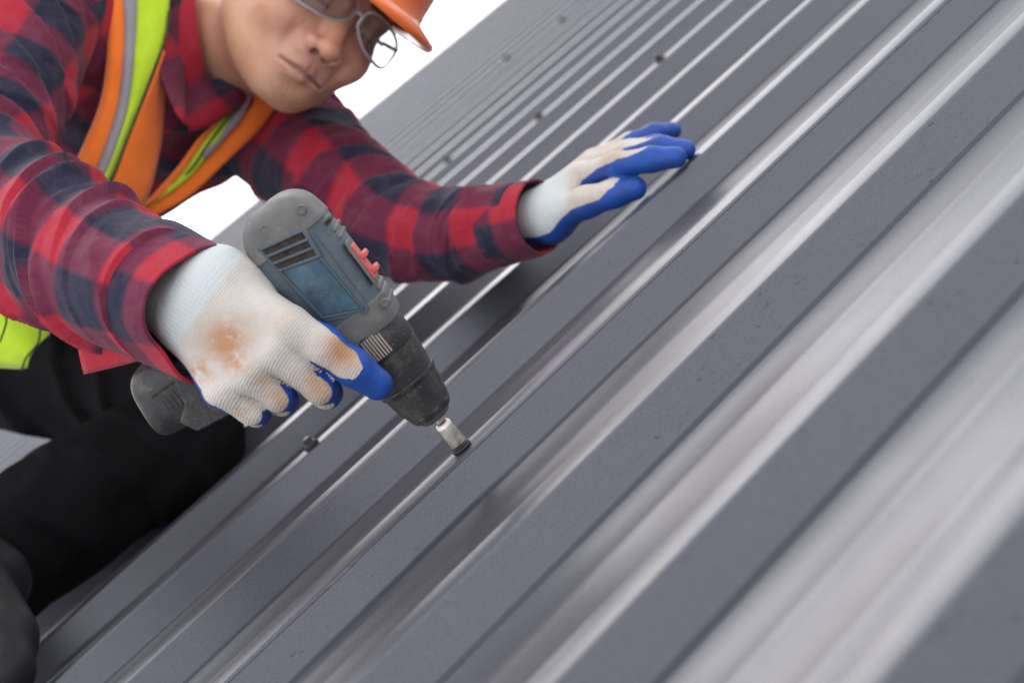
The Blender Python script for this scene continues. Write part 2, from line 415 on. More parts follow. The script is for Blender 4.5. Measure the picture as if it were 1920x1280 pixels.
# ================================================================== ROOF
def profile(k0, k1):
    """cross-section of one sheet (v, h): from under the lap at crest k0 to over the lap at crest k1"""
    pts = []
    def crest(vn, lift):
        a = vn-CREST; e = 0.0022
        return [(a-e*0.8, -e*0.9+lift), (a-e*0.2, -e*0.25+lift), (a+e*0.6, lift), (vn-CREST*0.5, lift+0.0003), (vn-e*0.6, lift), (vn+e*0.2, -e*0.25+lift), (vn+e*0.8, -e*0.9+lift)]
    for k in range(k0, k1+1):
        vn = k*P
        if k == k0: pts += [(vn-CREST-WEB*0.6, -HR*0.62-0.0012)]
        lift = -0.0007 if k == k0 else 0.0
        pts += crest(vn, lift)
        if k == k1: pts += [(vn+WEB*0.16, -HR*0.17)]; break
        b = vn+WEB; e = 0.002
        pts += [(b-e*0.6, -HR+e*0.8), (b+e*0.3, -HR+0.0003), (b+e, -HR)]
        # small bead near the foot of the web, then two shallow stiffeners in the pan
        q = b+0.010; pts += [(q, -HR), (q+0.0015, -HR+0.0005), (q+0.004, -HR+0.0005), (q+0.0055, -HR)]
        far = (k+1)*P-CREST-WEB; span = far-b
        for fr in (0.40, 0.72):
            m = b+span*fr; pts += [(m-0.011, -HR), (m-0.006, -HR+0.0006), (m-0.002, -HR+0.0010), (m+0.002, -HR+0.0010), (m+0.006, -HR+0.0006), (m+0.011, -HR)]
        pts += [(far-e, -HR), (far-e*0.3, -HR+0.0003), (far+e*0.6, -HR+e*0.8)]
    return np.array(pts)
roof = root('metal_roof', roofpt(0, 0, -HR), 'dark grey ribbed metal roof running diagonally up behind the worker', 'roof', kind='structure')
def wave(u, v): return 0.00018*(np.sin(u*7+v*3)+np.sin(u*3.1-v*11+1)+0.6*np.sin(u*13+v*23))
KS = [-28, -25, -20, -15, -10, -5, 0, 5, 10]
for k0, k1 in zip(KS[:-1], KS[1:]):
    pr = profile(k0, k1); near = k1 in (0, 5)
    us = np.unique(np.round(np.concatenate([np.arange(-3, 9.01, 0.12), np.arange(-0.45, 0.6, 0.006) if near else [0.0], np.arange(-1.2, 2.5, 0.03)]), 4))
    vv = np.repeat(pr[None, :, 0], len(us), 0); hh = np.repeat(pr[None, :, 1], len(us), 0)
    pan = hh < -HR*0.8
    hh = hh+np.where(pan, wave(us[:, None], vv), 0.3*wave(us[:, None], vv))
    if k1 == 0:                                             # the cut lap edge is a little ragged
        jag = np.cumsum(RNG.normal(0, 0.00022, len(us))); jag -= np.linspace(0, jag[-1], len(us)); jag = np.clip(jag, -0.0012, 0.0012)
        vv[:, -1] += jag; hh[:, -1] -= jag*1.4
    pts = O+us[:, None, None]*U+vv[..., None]*V+hh[..., None]*N
    m = pr.shape[0]; idx = np.arange(len(us)*m).reshape(len(us), m)
    f = np.stack([idx[:-1, :-1], idx[:-1, 1:], idx[1:, 1:], idx[1:, :-1]], -1).reshape(-1, 4)
    # which way is up
    a = pts.reshape(-1, 3)[f[0]]
    if np.cross(a[1]-a[0], a[2]-a[0])@N < 0: f = f[:, ::-1]
    o = mesh('roof_sheet', pts.reshape(-1, 3), f, 'roof', roof, solid=0.0006, sharp=35)
# aim the sheets' object axes along the ribs so that the grain of the coating follows them: world x is nearly the rib direction
def screw(k, u, tilt=0.0):
    c = roofpt(u, k*P-CREST*0.55, 0.0004)
    ax = nrm(N+U*tilt)
    s = mesh('screw', *lathe(c, ax, [(0.0028, 0.0001), (0.0028, 0.0062), (0.0036, 0.0064), (0.0042, 0.0058), (0.0044, 0.0043), (0.0088, 0.0042), (0.0096, 0.0034), (0.0097, 0.0001)], 24), 'screw', roof, sharp=30)
    mesh('washer', *lathe(c, ax, [(0.0, 0.0078), (0.0014, 0.0082), (0.0027, 0.0078), (0.003, 0.004)], 28), 'rubber', s)
for k, u in ((-2, 0.02), (-4, 0.816), (-6, 0.822), (-8, 0.826), (-12, 1.64), (-13, 1.56), (-4, 0.015), (-6, 0.01), (-8, 0.01)):
    screw(k, u, random.uniform(-0.05, 0.05))
# ================================================================== DRILL
C0 = roofpt(0.008, -0.0115, 0.0008)                        # where the driven screw stands
AX = N
W0 = nrm(np.array([0, 0, 1.])-AX*AX[2]); T0 = np.cross(AX, W0)
RHO = math.radians(9)
WD = W0*math.cos(RHO)-T0*math.sin(RHO); TD = T0*math.cos(RHO)+W0*math.sin(RHO)
def dl(s, t, w): return C0+AX*s+TD*t+WD*w
def dplane(x, y, w):                                       # sight line meets a plane parallel to the drill's side
    r = ray(x, y); return r*((C0@WD+w)/(r@WD))
def hplane(x, y, w):
    r = ray(x, y); return r*((C0@W0+w)/(r@W0))
sc = mesh('screw', *lathe(C0, AX, [(0.0024, 0.0001), (0.0024, 0.0068), (0.0034, 0.0070), (0.0042, 0.0062), (0.0048, 0.0043), (0.0085, 0.004), (0.0086, 0.0002)], 28), 'screw', roof, sharp=30)
mesh('washer', *lathe(C0, AX, [(0.0, 0.0074), (0.0012, 0.0079), (0.0023, 0.0074), (0.0025, 0.004)], 28), 'rubber', sc)

drill = root('cordless_drill', dl(0.004, 0, 0), 'worn grey-blue cordless drill held upright, driving a screw into the roof', 'drill')
def hexr(th, s, r):
    if s > 0.007: return np.full_like(th, r)
    return np.full_like(th, r)
nut = mesh('nut_driver', *lathe(C0, AX, [(0.0045, 0.0048), (0.0044, 0.0060), (0.005, 0.0066), (0.0205, 0.0066), (0.0228, 0.0062), (0.0245, 0.0050), (0.0252, 0.0043), (0.036, 0.0043)], 36), 'steel', drill, sharp=28)
mesh('chuck_collar', *lathe(C0, AX, [(0.0288, 0.004), (0.0288, 0.0088), (0.0296, 0.0108), (0.0318, 0.0124), (0.0345, 0.0132), (0.036, 0.0134)], 48), 'dullsteel', drill, sharp=30)
def flutes(th, s, r):
    d = np.zeros_like(th)
    if 0.038 < s < 0.061: d = -0.0007*(np.abs(((th*8/(2*math.pi)) % 1)-0.5) < 0.17)
    return r+d
mesh('chuck_sleeve', *lathe(C0, AX, [(0.0328, 0.0132), (0.0334, 0.0146), (0.037, 0.0167), (0.0385, 0.0172), (0.0387, 0.0172), (0.046, 0.0192), (0.054, 0.0208), (0.0600, 0.0214), (0.0606, 0.0226), (0.0632, 0.0233), (0.0645, 0.0232), (0.065, 0.0215)], 96, nfun=flutes), 'black', drill, sharp=25)
mesh('chuck_sleeve', *lathe(C0, AX, [(0.0648, 0.0205), (0.0650, 0.0218), (0.072, 0.0229), (0.082, 0.0241), (0.0875, 0.0246), (0.0884, 0.0240)], 72), 'black', drill, sharp=25)
gb = mesh('torque_ring', *lathe(C0, AX, [(0.0882, 0.0238), (0.0884, 0.0252), (0.0894, 0.0256), (0.100, 0.0259), (0.1092, 0.0262), (0.112, 0.0255)], 72), 'black', drill, sharp=25)
for i in range(7):                                          # raised grip bars, dusty
    a = 0.40-i*0.085
    d0 = WD*math.cos(a)+TD*math.sin(a); d1 = np.cross(AX, d0)
    c = C0+AX*0.0992+d0*0.0259
    q = [c-AX*0.0085-d1*0.00062, c+AX*0.0085-d1*0.00062, c+AX*0.0085+d1*0.00062, c-AX*0.0085+d1*0.00062]
    mesh('grip_bar', *prism(q, d0*0.0008), 'dust', gb, smooth=False)
# housing: stacked rounded-box sections
def se(n, e):
    th = np.linspace(0, 2*math.pi, n, endpoint=False); c, s = np.cos(th), np.sin(th)
    return np.sign(c)*np.abs(c)**(2/e), np.sign(s)*np.abs(s)**(2/e)
def loft_st(secs, e=4.2, ns=72, grow=0.0, rings=60):
    secs = np.array(secs); d = catmull(secs, rings); x, y = se(ns, e)
    v = [C0+AX*s+np.outer((tc+x*(ht+grow)), TD)+np.outer(y*(hw+grow), WD) for s, tc, ht, hw in d]
    idx = np.arange(len(d)*ns).reshape(-1, ns); nx = np.roll(idx, -1, 1)
    f = np.stack([idx[:-1], nx[:-1], nx[1:], idx[1:]], -1).reshape(-1, 4).tolist()+[idx[0][::-1].tolist(), idx[-1].tolist()]
    return np.vstack(v), f
HS = [(0.107, -0.000, 0.0262, 0.0245), (0.112, -0.0005, 0.0275, 0.0255), (0.126, -0.0015, 0.030, 0.0255), (0.141, -0.0028, 0.0318, 0.0255), (0.164, -0.0022, 0.0322, 0.0255), (0.181, -0.0015, 0.0312, 0.0255), (0.195, -0.0005, 0.0292, 0.0252), (0.207, 0.000, 0.0258, 0.0246), (0.2145, 0.000, 0.0200, 0.0222), (0.2190, 0.000, 0.0120, 0.0150), (0.2203, 0.000, 0.0040, 0.0055)]
hous = mesh('housing', *loft_st(HS), 'housing', drill)
RS = [(0.1905, -0.0008, 0.0299, 0.0252)]+[h for h in HS if h[0] > 0.194]
mesh('rear_overmould', *loft_st(RS, grow=0.0011, rings=40), 'overmould', drill)
mesh('front_overmould', *loft_st([(0.1065, 0, 0.0262, 0.0245), (0.112, -0.0005, 0.0275, 0.0255), (0.120, -0.001, 0.0288, 0.0255), (0.1265, -0.0015, 0.030, 0.0255)], grow=0.0010, rings=14), 'overmould', drill)
SW = 0.0258
def plate(name, pix, h0, h1, mat, parent, bevel=0.0004):
    p = [dplane(x, y, h0) for x, y in pix]
    return mesh(name, *prism(p, WD*(h1-h0)), mat, parent, smooth=False, bevel=bevel)
def bar(name, a, b, wid, h0, h1, mat, parent, bevel=0.0003):
    a = dplane(*a, h0); b = dplane(*b, h0); d = nrm(np.cross(b-a, WD))*wid/2
    return mesh(name, *prism([a-d, a+d, b+d, b-d][::-1], WD*(h1-h0)), mat, parent, smooth=False, bevel=bevel)
pl = plate('side_plate', [(482, 464), (578, 428), (592, 440), (694, 575), (690, 588), (612, 602), (600, 597)], SW-0.003, SW+0.0006, 'housing', hous, 0.0008)
lb = plate('label_panel', [(530, 507), (598, 484), (677, 578), (608, 592)], SW, SW+0.0010, 'panel', hous, 0.0003)
for a, b in (((526, 508), (606, 596)), ((606, 595), (682, 580)), ((600, 480), (682, 580))): bar('panel_rim', a, b, 0.0012, SW, SW+0.0018, 'housing', hous)
plate('vent_shade_plate', [(490, 468), (569, 432), (598, 478), (523, 505)], SW, SW+0.0009, 'gap', hous, 0)  # raised dark plate, painted shade between the slats
for q in (0.0, 0.34, 0.67, 1.0):
    a = (489+q*34, 467+q*40); b = (570+q*29, 430+q*49); bar('vent_slat', a, b, 0.0021, SW, SW+0.0026, 'housing', hous, 0.0006)
bar('vent_slat', (569, 428), (601, 481), 0.0034, SW, SW+0.0024, 'housing', hous, 0.0006)
def boss(x, y, r, mat='gap', w=None):
    c = dplane(x, y, SW-0.0005 if w is None else w)
    o = mesh('screw_boss', *lathe(c, WD, [(0, r*1.55), (0.0014, r*1.5), (0.0019, r*1.25), (0.0016, r)], 24), 'overmould', hous)
    mesh('screw_recess', *lathe(c, WD, [(0, r*1.02), (0.00165, r*1.0), (0.0013, r*0.6), (0.0013, 0.0001)], 20), mat, o)
boss(565, 393, 0.0024, w=0.0240); boss(497, 430, 0.0023, w=0.0238); boss(722, 568, 0.0022, 'screw', w=0.0238)
# selector on top
ch = mesh('selector_channel', *prism([dl(0.134, 0.0285, 0.004), dl(0.134, 0.0285, 0.022), dl(0.168, 0.0300, 0.022), dl(0.168, 0.0300, 0.004)], TD*0.0022), 'overmould', hous, smooth=False, bevel=0.0006)
def dbox(name, s0, s1, t0, t1, w0, w1, mat, parent, bevel=0.0006):
    return mesh(name, *prism([dl(s0, t0, w0), dl(s0, t0, w1), dl(s1, t0, w1), dl(s1, t0, w0)], TD*(t1-t0)), mat, parent, smooth=False, bevel=bevel)
sl = dbox('selector', 0.1365, 0.1635, 0.029, 0.0330, 0.0055, 0.0205, 'red', drill)
dbox('selector_ridge', 0.1395, 0.1435, 0.0328, 0.0372, 0.0058, 0.0202, 'red', sl, 0.001); dbox('selector_ridge', 0.1515, 0.1555, 0.0328, 0.0372, 0.0058, 0.0202, 'red', sl, 0.001)
for s0 in (0.1165, 0.1225, 0.128, 0.1715, 0.1775): dbox('grip_rib', s0, s0+0.0032, 0.024, 0.0291+0.05*(s0-0.116)*0.6, -0.016, 0.017, 'overmould', hous, 0.0009)
dbox('seam_notch', 0.1845, 0.187, 0.024, 0.0325, 0.004, 0.0180, 'gap', hous, 0.0005)
# handle and battery along a slightly raked direction
H0 = dl(0.141, -0.018, 0); HD = nrm(dl(0.1625, -0.155, 0)-H0); HS_ = nrm(AX-HD*(AX@HD))
def loft_h(secs, e, ns=64, rings=40):
    d = catmull(np.array(secs), rings); x, y = se(ns, e)
    v = [H0+HD*k+HS_*sc_+np.outer(x*hs_, HS_)+np.outer(y*hw_, WD) for k, sc_, hs_, hw_ in d]
    idx = np.arange(len(d)*ns).reshape(-1, ns); nx = np.roll(idx, -1, 1)
    f = np.stack([idx[:-1], nx[:-1], nx[1:], idx[1:]], -1).reshape(-1, 4).tolist()+[idx[0][::-1].tolist(), idx[-1].tolist()]
    return np.vstack(v), f
mesh('handle', *loft_h([(0, 0, 0.030, 0.019), (0.02, 0, 0.024, 0.0175), (0.05, 0, 0.0215, 0.0165), (0.075, 0, 0.022, 0.017), (0.090, -0.001, 0.0236, 0.0184), (0.098, -0.001, 0.0240, 0.0190)], 2.6), 'overmould', drill)
bat = mesh('battery', *loft_h([(0.092, -0.001, 0.0235, 0.0185), (0.097, -0.001, 0.0246, 0.0198), (0.107, -0.001, 0.0258, 0.0206), (0.121, -0.002, 0.0264, 0.0210), (0.132, -0.003, 0.0256, 0.0206), (0.1385, -0.004, 0.0222, 0.0185), (0.1413, -0.005, 0.0155, 0.0135), (0.1420, -0.005, 0.006, 0.005)], 3.0), 'black', drill)
BW = 0.0204
def bbar(name, a, b, wid, h0, h1, mat, par): return bar(name, a, b, wid, h0, h1, mat, par, 0.0002)
bbar('battery_slot', (285, 745), (325, 716), 0.0017, BW-0.001, BW+0.0007, 'gap', bat)  # raised dark bar, its colour stands for the shade in the slot
for i in range(4):
    x, y = 324-i*6.5, 731+i*6.5; bbar('battery_rib', (x, y), (x+19-i*2, y+25-i*1.5), 0.0011, BW-0.001, BW+0.0009, 'black', bat)
mesh('battery_clip', *prism([dplane(x, y, 0.0180) for x, y in ((322, 690), (348, 757), (338, 790), (372, 806), (432, 775), (440, 700))], WD*0.0037), 'black', bat, smooth=False, bevel=0.0012)
# ================================================================== PERSON
person = root('person', rp(300, 860, -HR), 'worker kneeling on the roof in a red checked shirt, orange vest and blue-palmed work gloves', 'person')

# ---------------------------------------------------------------- hands
def proj(v): return 960+F*v[:, 0]/-v[:, 2], 640-F*v[:, 1]/-v[:, 2]
def chain(p, js, k=0.006):
    d = None
    for (a, ra), (b, rb) in zip(js[:-1], js[1:]):
        c = sd_cone(p, a, b, ra, rb); d = c if d is None else smin(d, c, k)
    return d
def hand_sdf(palm, fingers, kp=0.014, kf=0.006, kk=0.0008):
    def fn(p):
        d = None
        for a, ra, b, rb in palm:
            c = sd_cone(p, a, b, ra, rb); d = c if d is None else smin(d, c, kp)
        tot = d
        for js in fingers: tot = smin(tot, smin(d, chain(p, js), kf), kk)
        return tot
    return fn
def near_seg(v, js):
    best = np.full(len(v), 9.); tau = np.zeros(len(v)); L = [np.linalg.norm(b[0]-a[0]) for a, b in zip(js[:-1], js[1:])]; tot = sum(L); acc = 0
    for (a, ra), (b, rb), l in zip(js[:-1], js[1:], L):
        d = b-a; t = np.clip(((v-a)@d)/(d@d), 0, 1); q = np.linalg.norm(v-a-t[:, None]*d, axis=1)-(ra+t*(rb-ra))
        m = q < best; best[m] = q[m]; tau[m] = (acc+t[m]*l)/tot; acc += l
    return best, tau
def bounds(pts, pad): pts = np.array(pts); return pts.min(0)-pad, pts.max(0)+pad

hp = hplane
RF = [
  [(hp(545, 612, 0.040), 0.0132), (hp(606, 648, 0.0405), 0.0130), (hp(662, 688, 0.0385), 0.0124), (hp(707, 720, 0.0355), 0.0110)],                     # index
  [(hp(512, 660, 0.042), 0.0122), (hp(600, 726, 0.0340), 0.0104), (hp(612, 736, 0.014), 0.0102), (hp(595, 730, -0.012), 0.0096)],                      # middle
  [(hp(462, 700, 0.040), 0.0116), (hp(520, 741, 0.0320), 0.0100), (hp(530, 750, 0.012), 0.0098), (hp(510, 745, -0.012), 0.0092)],                      # ring
  [(hp(412, 734, 0.034), 0.0106), (hp(472, 768, 0.0270), 0.0094), (hp(482, 773, 0.010), 0.0090), (hp(455, 764, -0.008), 0.0085)],                      # little
  [(hp(450, 522, 0.012), 0.0150), (hp(505, 548, -0.014), 0.0140), (hp(560, 600, -0.038), 0.0125), (hp(612, 652, -0.041), 0.0112)],                     # thumb, behind the drill
]
RP_ = [
  (at(285, 500, 1.150), 0.0210, hp(400, 524, 0.010), 0.0195), (at(270, 525, 1.150), 0.0230, hp(378, 560, 0.012), 0.0215), (at(255, 550, 1.150), 0.0210, hp(350, 604, 0.010), 0.0200),
  (hp(404, 525, 0.012), 0.0160, hp(540, 608, 0.036), 0.0130), (hp(388, 555, 0.016), 0.0172, hp(508, 656, 0.039), 0.0126),
  (hp(372, 585, 0.014), 0.0172, hp(460, 696, 0.037), 0.0122), (hp(356, 612, 0.008), 0.0160, hp(412, 728, 0.031), 0.0115),
  (hp(420, 515, 0.008), 0.0160, hp(470, 535, 0.002), 0.0150), (hp(470, 560, 0.008), 0.015, hp(420, 690, 0.012), 0.014),
]
fn = hand_sdf(RP_, RF)
lo, hi = bounds([q for a in RP_ for q in (a[0], a[2])]+[j[0] for c in RF for j in c], 0.034)
v, f = sdf_mesh(fn, lo, hi, 0.0016)
def finish_hand(v, f, fingers, dors, dors_f, thr_palm, thr_f, idx_thr, xdir, ydir, cuff, stains):
    nn = vnormals(v, f)
    q = [near_seg(v, c) for c in fingers]; dist = np.array([a for a, _ in q]); who = dist.argmin(0)
    isf = dist.min(0) < 0.003
    tau = np.choose(who, [t for _, t in q])
    thr = np.where(isf, np.array(thr_f)[who], thr_palm(v))
    w = np.clip(tau/0.35, 0, 1); thr = np.where(isf, thr_palm(v)*(1-w)+np.array(thr_f)[who]*w, thr)
    for i, (a, b) in idx_thr.items(): thr = np.where(isf & (who == i), thr+np.clip((tau-a)*b, 0, 2), thr)
    dd = nn@dors
    for i, df in dors_f.items(): dd = np.where(isf & (who == i), (nn@dors)*(1-w)+(nn@df)*w, dd)
    coat = np.clip(0.5+(thr-dd)*1.2, 0, 1)
    x, y = proj(v); st = np.zeros(len(v))
    for sx, sy, sr, sa in stains: st = np.maximum(st, sa*np.exp(-((x-sx)**2+(y-sy)**2)/(sr*sr)))
    kn = np.stack([v@xdir, v@ydir, v@np.cross(xdir, ydir)], 1)
    return dict(coat=coat, stain=st, cuff=cuff(x, y), knit=kn)
hx = nrm(hp(480, 660, 0.04)-hp(360, 575, 0.02)); hy = nrm(np.cross(hx, W0))
dors = nrm(W0*0.93+T0*0.05+AX*0.2)
df = nrm(W0*0.92-T0*0.40)
at_ = finish_hand(v, f, RF, dors, {1: df, 2: df, 3: df, 0: W0}, lambda v: -0.05+0.55*np.clip((proj(v)[1]-proj(v)[0]*0.9-320)/70, 0, 1), [0.60, 0.50, 0.5, 0.5, -1], {0: (0.60, 2.6)}, hx, hy,
    lambda x, y: np.clip(0.5-((x-445)*0.81+(y-489)*0.59)/8, 0, 1),
    [(425, 640, 42, 1.0), (440, 675, 30, 0.9), (375, 695, 26, 0.9), (645, 655, 34, 1.0), (600, 722, 34, 0.75), (490, 715, 22, 0.5), (455, 770, 25, 0.45), (525, 745, 28, 0.55), (530, 600, 24, 0.25)])
mesh('glove', v, f, 'glove', person, attrs=at_)

# left hand, spread on the roof
LF = [
  [(at(1092, 333, 1.512), 0.0130), (at(1158, 310, 1.467), 0.0120), (at(1222, 299, 1.452), 0.0112), (at(1268, 295, 1.444), 0.0098)],
  [(at(1105, 313, 1.532), 0.0125), (at(1178, 289, 1.492), 0.0112), (at(1240, 277, 1.474), 0.0104), (at(1286, 281, 1.464), 0.0092)],
  [(at(1115, 303, 1.552), 0.0120), (at(1180, 283, 1.542), 0.0105), (at(1232, 273, 1.534), 0.0098), (at(1268, 277, 1.530), 0.0088)],
  [(at(1118, 301, 1.572), 0.0110), (at(1180, 269, 1.572), 0.0100), (at(1226, 251, 1.577), 0.0095), (at(1262, 245, 1.584), 0.0085)],
  [(at(1048, 403, 1.500), 0.0160), (at(1100, 379, 1.474), 0.0145), (at(1152, 363, 1.464), 0.0128), (at(1190, 353, 1.460), 0.0112)],
]
LP = [
  (at(930, 422, 1.560), 0.0200, at(1025, 397, 1.520), 0.0190), (at(930, 436, 1.552), 0.0200, at(1030, 413, 1.512), 0.0190), (at(1020, 398, 1.517), 0.020, at(1092, 333, 1.517), 0.0125), (at(1020, 400, 1.527), 0.020, at(1105, 313, 1.537), 0.0120),
  (at(1024, 405, 1.537), 0.018, at(1115, 303, 1.557), 0.0112), (at(1026, 407, 1.547), 0.017, at(1118, 303, 1.574), 0.0105), (at(1030, 417, 1.507), 0.0175, at(1060, 397, 1.498), 0.015), (at(1045, 403, 1.512), 0.015, at(1090, 350, 1.522), 0.012),
]
fn = hand_sdf(LP, LF, kf=0.008, kk=0.0015)
lo, hi = bounds([q for a in LP for q in (a[0], a[2])]+[j[0] for c in LF for j in c], 0.034)
v, f = sdf_mesh(fn, lo, hi, 0.0018)
dl_ = nrm(np.array([-0.42, 0.85, 0.25])); lx = nrm(at(1090, 330, 1.5)-at(1020, 402, 1.5)); ly = nrm(np.cross(lx, dl_))
at_ = finish_hand(v, f, LF, dl_, {}, lambda v: np.full(len(v), -0.25), [0.45, 0.5, 0.5, 0.5, 0.12], {0: (0.45, 1.6), 1: (0.4, 1.5), 2: (0.35, 1.5), 3: (0.2, 1.5), 4: (0.62, 3.0)}, lx, ly,
    lambda x, y: np.clip(0.5-((x-1058)*0.97+(y-380)*0.25)/6, 0, 1), [(1150, 300, 30, 0.35), (1120, 372, 40, 0.3), (1080, 330, 40, 0.2)])
mesh('glove', v, f, 'glove', person, attrs=at_)

# ---------------------------------------------------------------- head and neck
HC = at(594, -8, 1.66)
def rot(a, b, ang): return a*math.cos(ang)+b*math.sin(ang), b*math.cos(ang)-a*math.sin(ang)
hzv = nrm(-HC); hyv = np.array([0.63, 0.777, 0]); hyv = nrm(hyv-hzv*(hyv@hzv)); hxv = np.cross(hyv, hzv)
hzv, hxv = rot(hzv, hxv, math.radians(23))                # turn towards the right of the picture
hzv, hyv = rot(hzv, hyv, math.radians(3))                 # chin slightly lifted towards the camera
HM = np.array([hxv, hyv, hzv])
def H(x, y, z): return HC+hxv*x+hyv*y+hzv*z
NECK = at(330, 100, 1.80)
def head_fn(pc, full=True):
    p = (pc-HC)@HM.T; q = p.copy(); q[:, 0] = np.abs(q[:, 0])
    d = sd_ell(p, (0, 0.025, -0.012), (0.076, 0.098, 0.096))
    d = smin(d, sd_ell(p, (0, -0.030, 0.026), (0.064, 0.080, 0.062)), 0.03)
    d = smin(d, sd_ell(p, (0, -0.068, 0.030), (0.050, 0.038, 0.050)), 0.025)
    d = smin(d, sd_cone(q, np.array([0.058, -0.055, -0.005]), np.array([0.018, -0.094, 0.055]), 0.019, 0.017), 0.03)
    d = smin(d, sd_ell(p, (0, -0.099, 0.068), (0.019, 0.014, 0.017)), 0.022)
    d = smin(d, sd_ell(q, (0.041, -0.034, 0.058), (0.026, 0.023, 0.024)), 0.022)
    d = smin(d, sd_cone(q, np.array([0.010, 0.019, 0.083]), np.array([0.046, 0.018, 0.066]), 0.009, 0.008), 0.016)
    d = smax(d, -sd_ell(q, (0.031, -0.001, 0.096), (0.019, 0.011, 0.015)), 0.014)
    d = smin(d, sd_ell(q, (0.0315, -0.002, 0.0735), (0.0145, 0.0115, 0.0125)), 0.004)      # lids
    d = smin(d, sd_cone(p, np.array([0, 0.006, 0.083]), np.array([0, -0.036, 0.104]), 0.0075, 0.0105), 0.012)
    d = smin(d, sd_ell(p, (0, -0.0385, 0.107), (0.0120, 0.0098, 0.0112)), 0.005)
    d = smin(d, sd_ell(q, (0.0145, -0.0412, 0.0965), (0.0082, 0.0080, 0.0098)), 0.004)
    d = smax(d, -sd_ell(q, (0.0078, -0.0485, 0.1000), (0.0046, 0.0042, 0.0070)), 0.002)
    d = smin(d, sd_ell(p, (0, -0.066, 0.078), (0.030, 0.018, 0.017)), 0.018)               # muzzle
    d = smin(d, sd_cone(q, np.array([0.004, -0.0658, 0.0945]), np.array([0.027, -0.0720, 0.0820]), 0.0046, 0.0022), 0.007)
    d = smin(d, sd_cone(q, np.array([0.0, -0.0782, 0.0930]), np.array([0.024, -0.0748, 0.0825]), 0.0058, 0.0022), 0.007)
    d = smax(d, -sd_cone(q, np.array([0.0, -0.0720, 0.1015]), np.array([0.028, -0.0735, 0.0860]), 0.0026, 0.0016), 0.0025)
    d = smax(d, -sd_ell(p, (0, -0.0905, 0.094), (0.018, 0.004, 0.006)), 0.008)
    d = smax(d, -sd_ell(q, (0.0335, -0.056, 0.090), (0.0035, 0.017, 0.007)), 0.009)           # fold beside the mouth
    e = sd_ell(q, (0.079, -0.012, -0.012), (0.008, 0.031, 0.019)); d = smin(d, e, 0.006)
    d = smin(d, sd_cone(pc, H(0, -0.055, -0.022), NECK, 0.057, 0.066), 0.022)
    return d
lo, hi = bounds([H(0, 0.06, 0), NECK, H(0.05, -0.1, 0.09), H(-0.06, 0.1, 0)], 0.09)
v, f = sdf_mesh(head_fn, lo, hi, 0.0017)
p = (v-HC)@HM.T; ax_ = np.abs(p[:, 0])
lipd = np.minimum(sd_cone(np.c_[ax_, p[:, 1:]], np.array([0.004, -0.0665, 0.0955]), np.array([0.024, -0.0722, 0.0835]), 0.0046, 0.001), sd_cone(np.c_[ax_, p[:, 1:]], np.array([0.0, -0.0775, 0.0945]), np.array([0.020, -0.0742, 0.0840]), 0.0055, 0.001))
lip = np.clip(1.25-lipd/0.0026, 0, 1)*(p[:, 2] > 0.06)
brow_and_shade = np.clip(1-np.abs(p[:, 1]-(0.023-0.12*np.clip(ax_-0.035, 0, 1)))/0.0045, 0, 1)*((ax_ > 0.012) & (ax_ < 0.054) & (p[:, 2] > 0.03))*0.9
brow_and_shade = np.maximum(brow_and_shade, np.clip(1-np.abs(p[:, 1]+0.006)/0.0026, 0, 1)*((ax_ > 0.018) & (ax_ < 0.045) & (p[:, 2] > 0.05)))   # lash line
q_ = np.c_[ax_, p[:, 1:]]
brow_and_shade = np.maximum(brow_and_shade, 0.42*np.clip(1.2-np.maximum(sd_cone(q_, np.array([0.0, -0.0720, 0.0985]), np.array([0.028, -0.0735, 0.0845]), 0.0016, 0.0010), 0)/0.0012, 0, 1)*(p[:, 2] > 0.06))  # mouth line: shade of the groove painted dark
brow_and_shade = np.maximum(brow_and_shade, 0.62*np.clip(1.3-np.maximum(sd_ell(q_, (0.0078, -0.0485, 0.0985), (0.0042, 0.0036, 0.0065)), 0)/0.0012, 0, 1))  # nostrils: dark patch painted for the shade inside
stb = (np.exp(-((p[:, 0]/0.024)**2+((p[:, 1]+0.0585)/0.007)**2))+np.exp(-((p[:, 0]/0.022)**2+((p[:, 1]+0.100)/0.014)**2)))*(p[:, 2] > 0.04)
bl = np.exp(-((ax_-0.04)**2+(p[:, 1]+0.03)**2)/0.0006)*0.5+np.exp(-(p[:, 0]**2+(p[:, 1]+0.04)**2)/0.0004)*(p[:, 2] > 0.08)*0.7
mesh('body', v, f, 'skin', person, attrs=dict(lip=lip, brow_and_shade=brow_and_shade, blush=bl, stubble=stb))

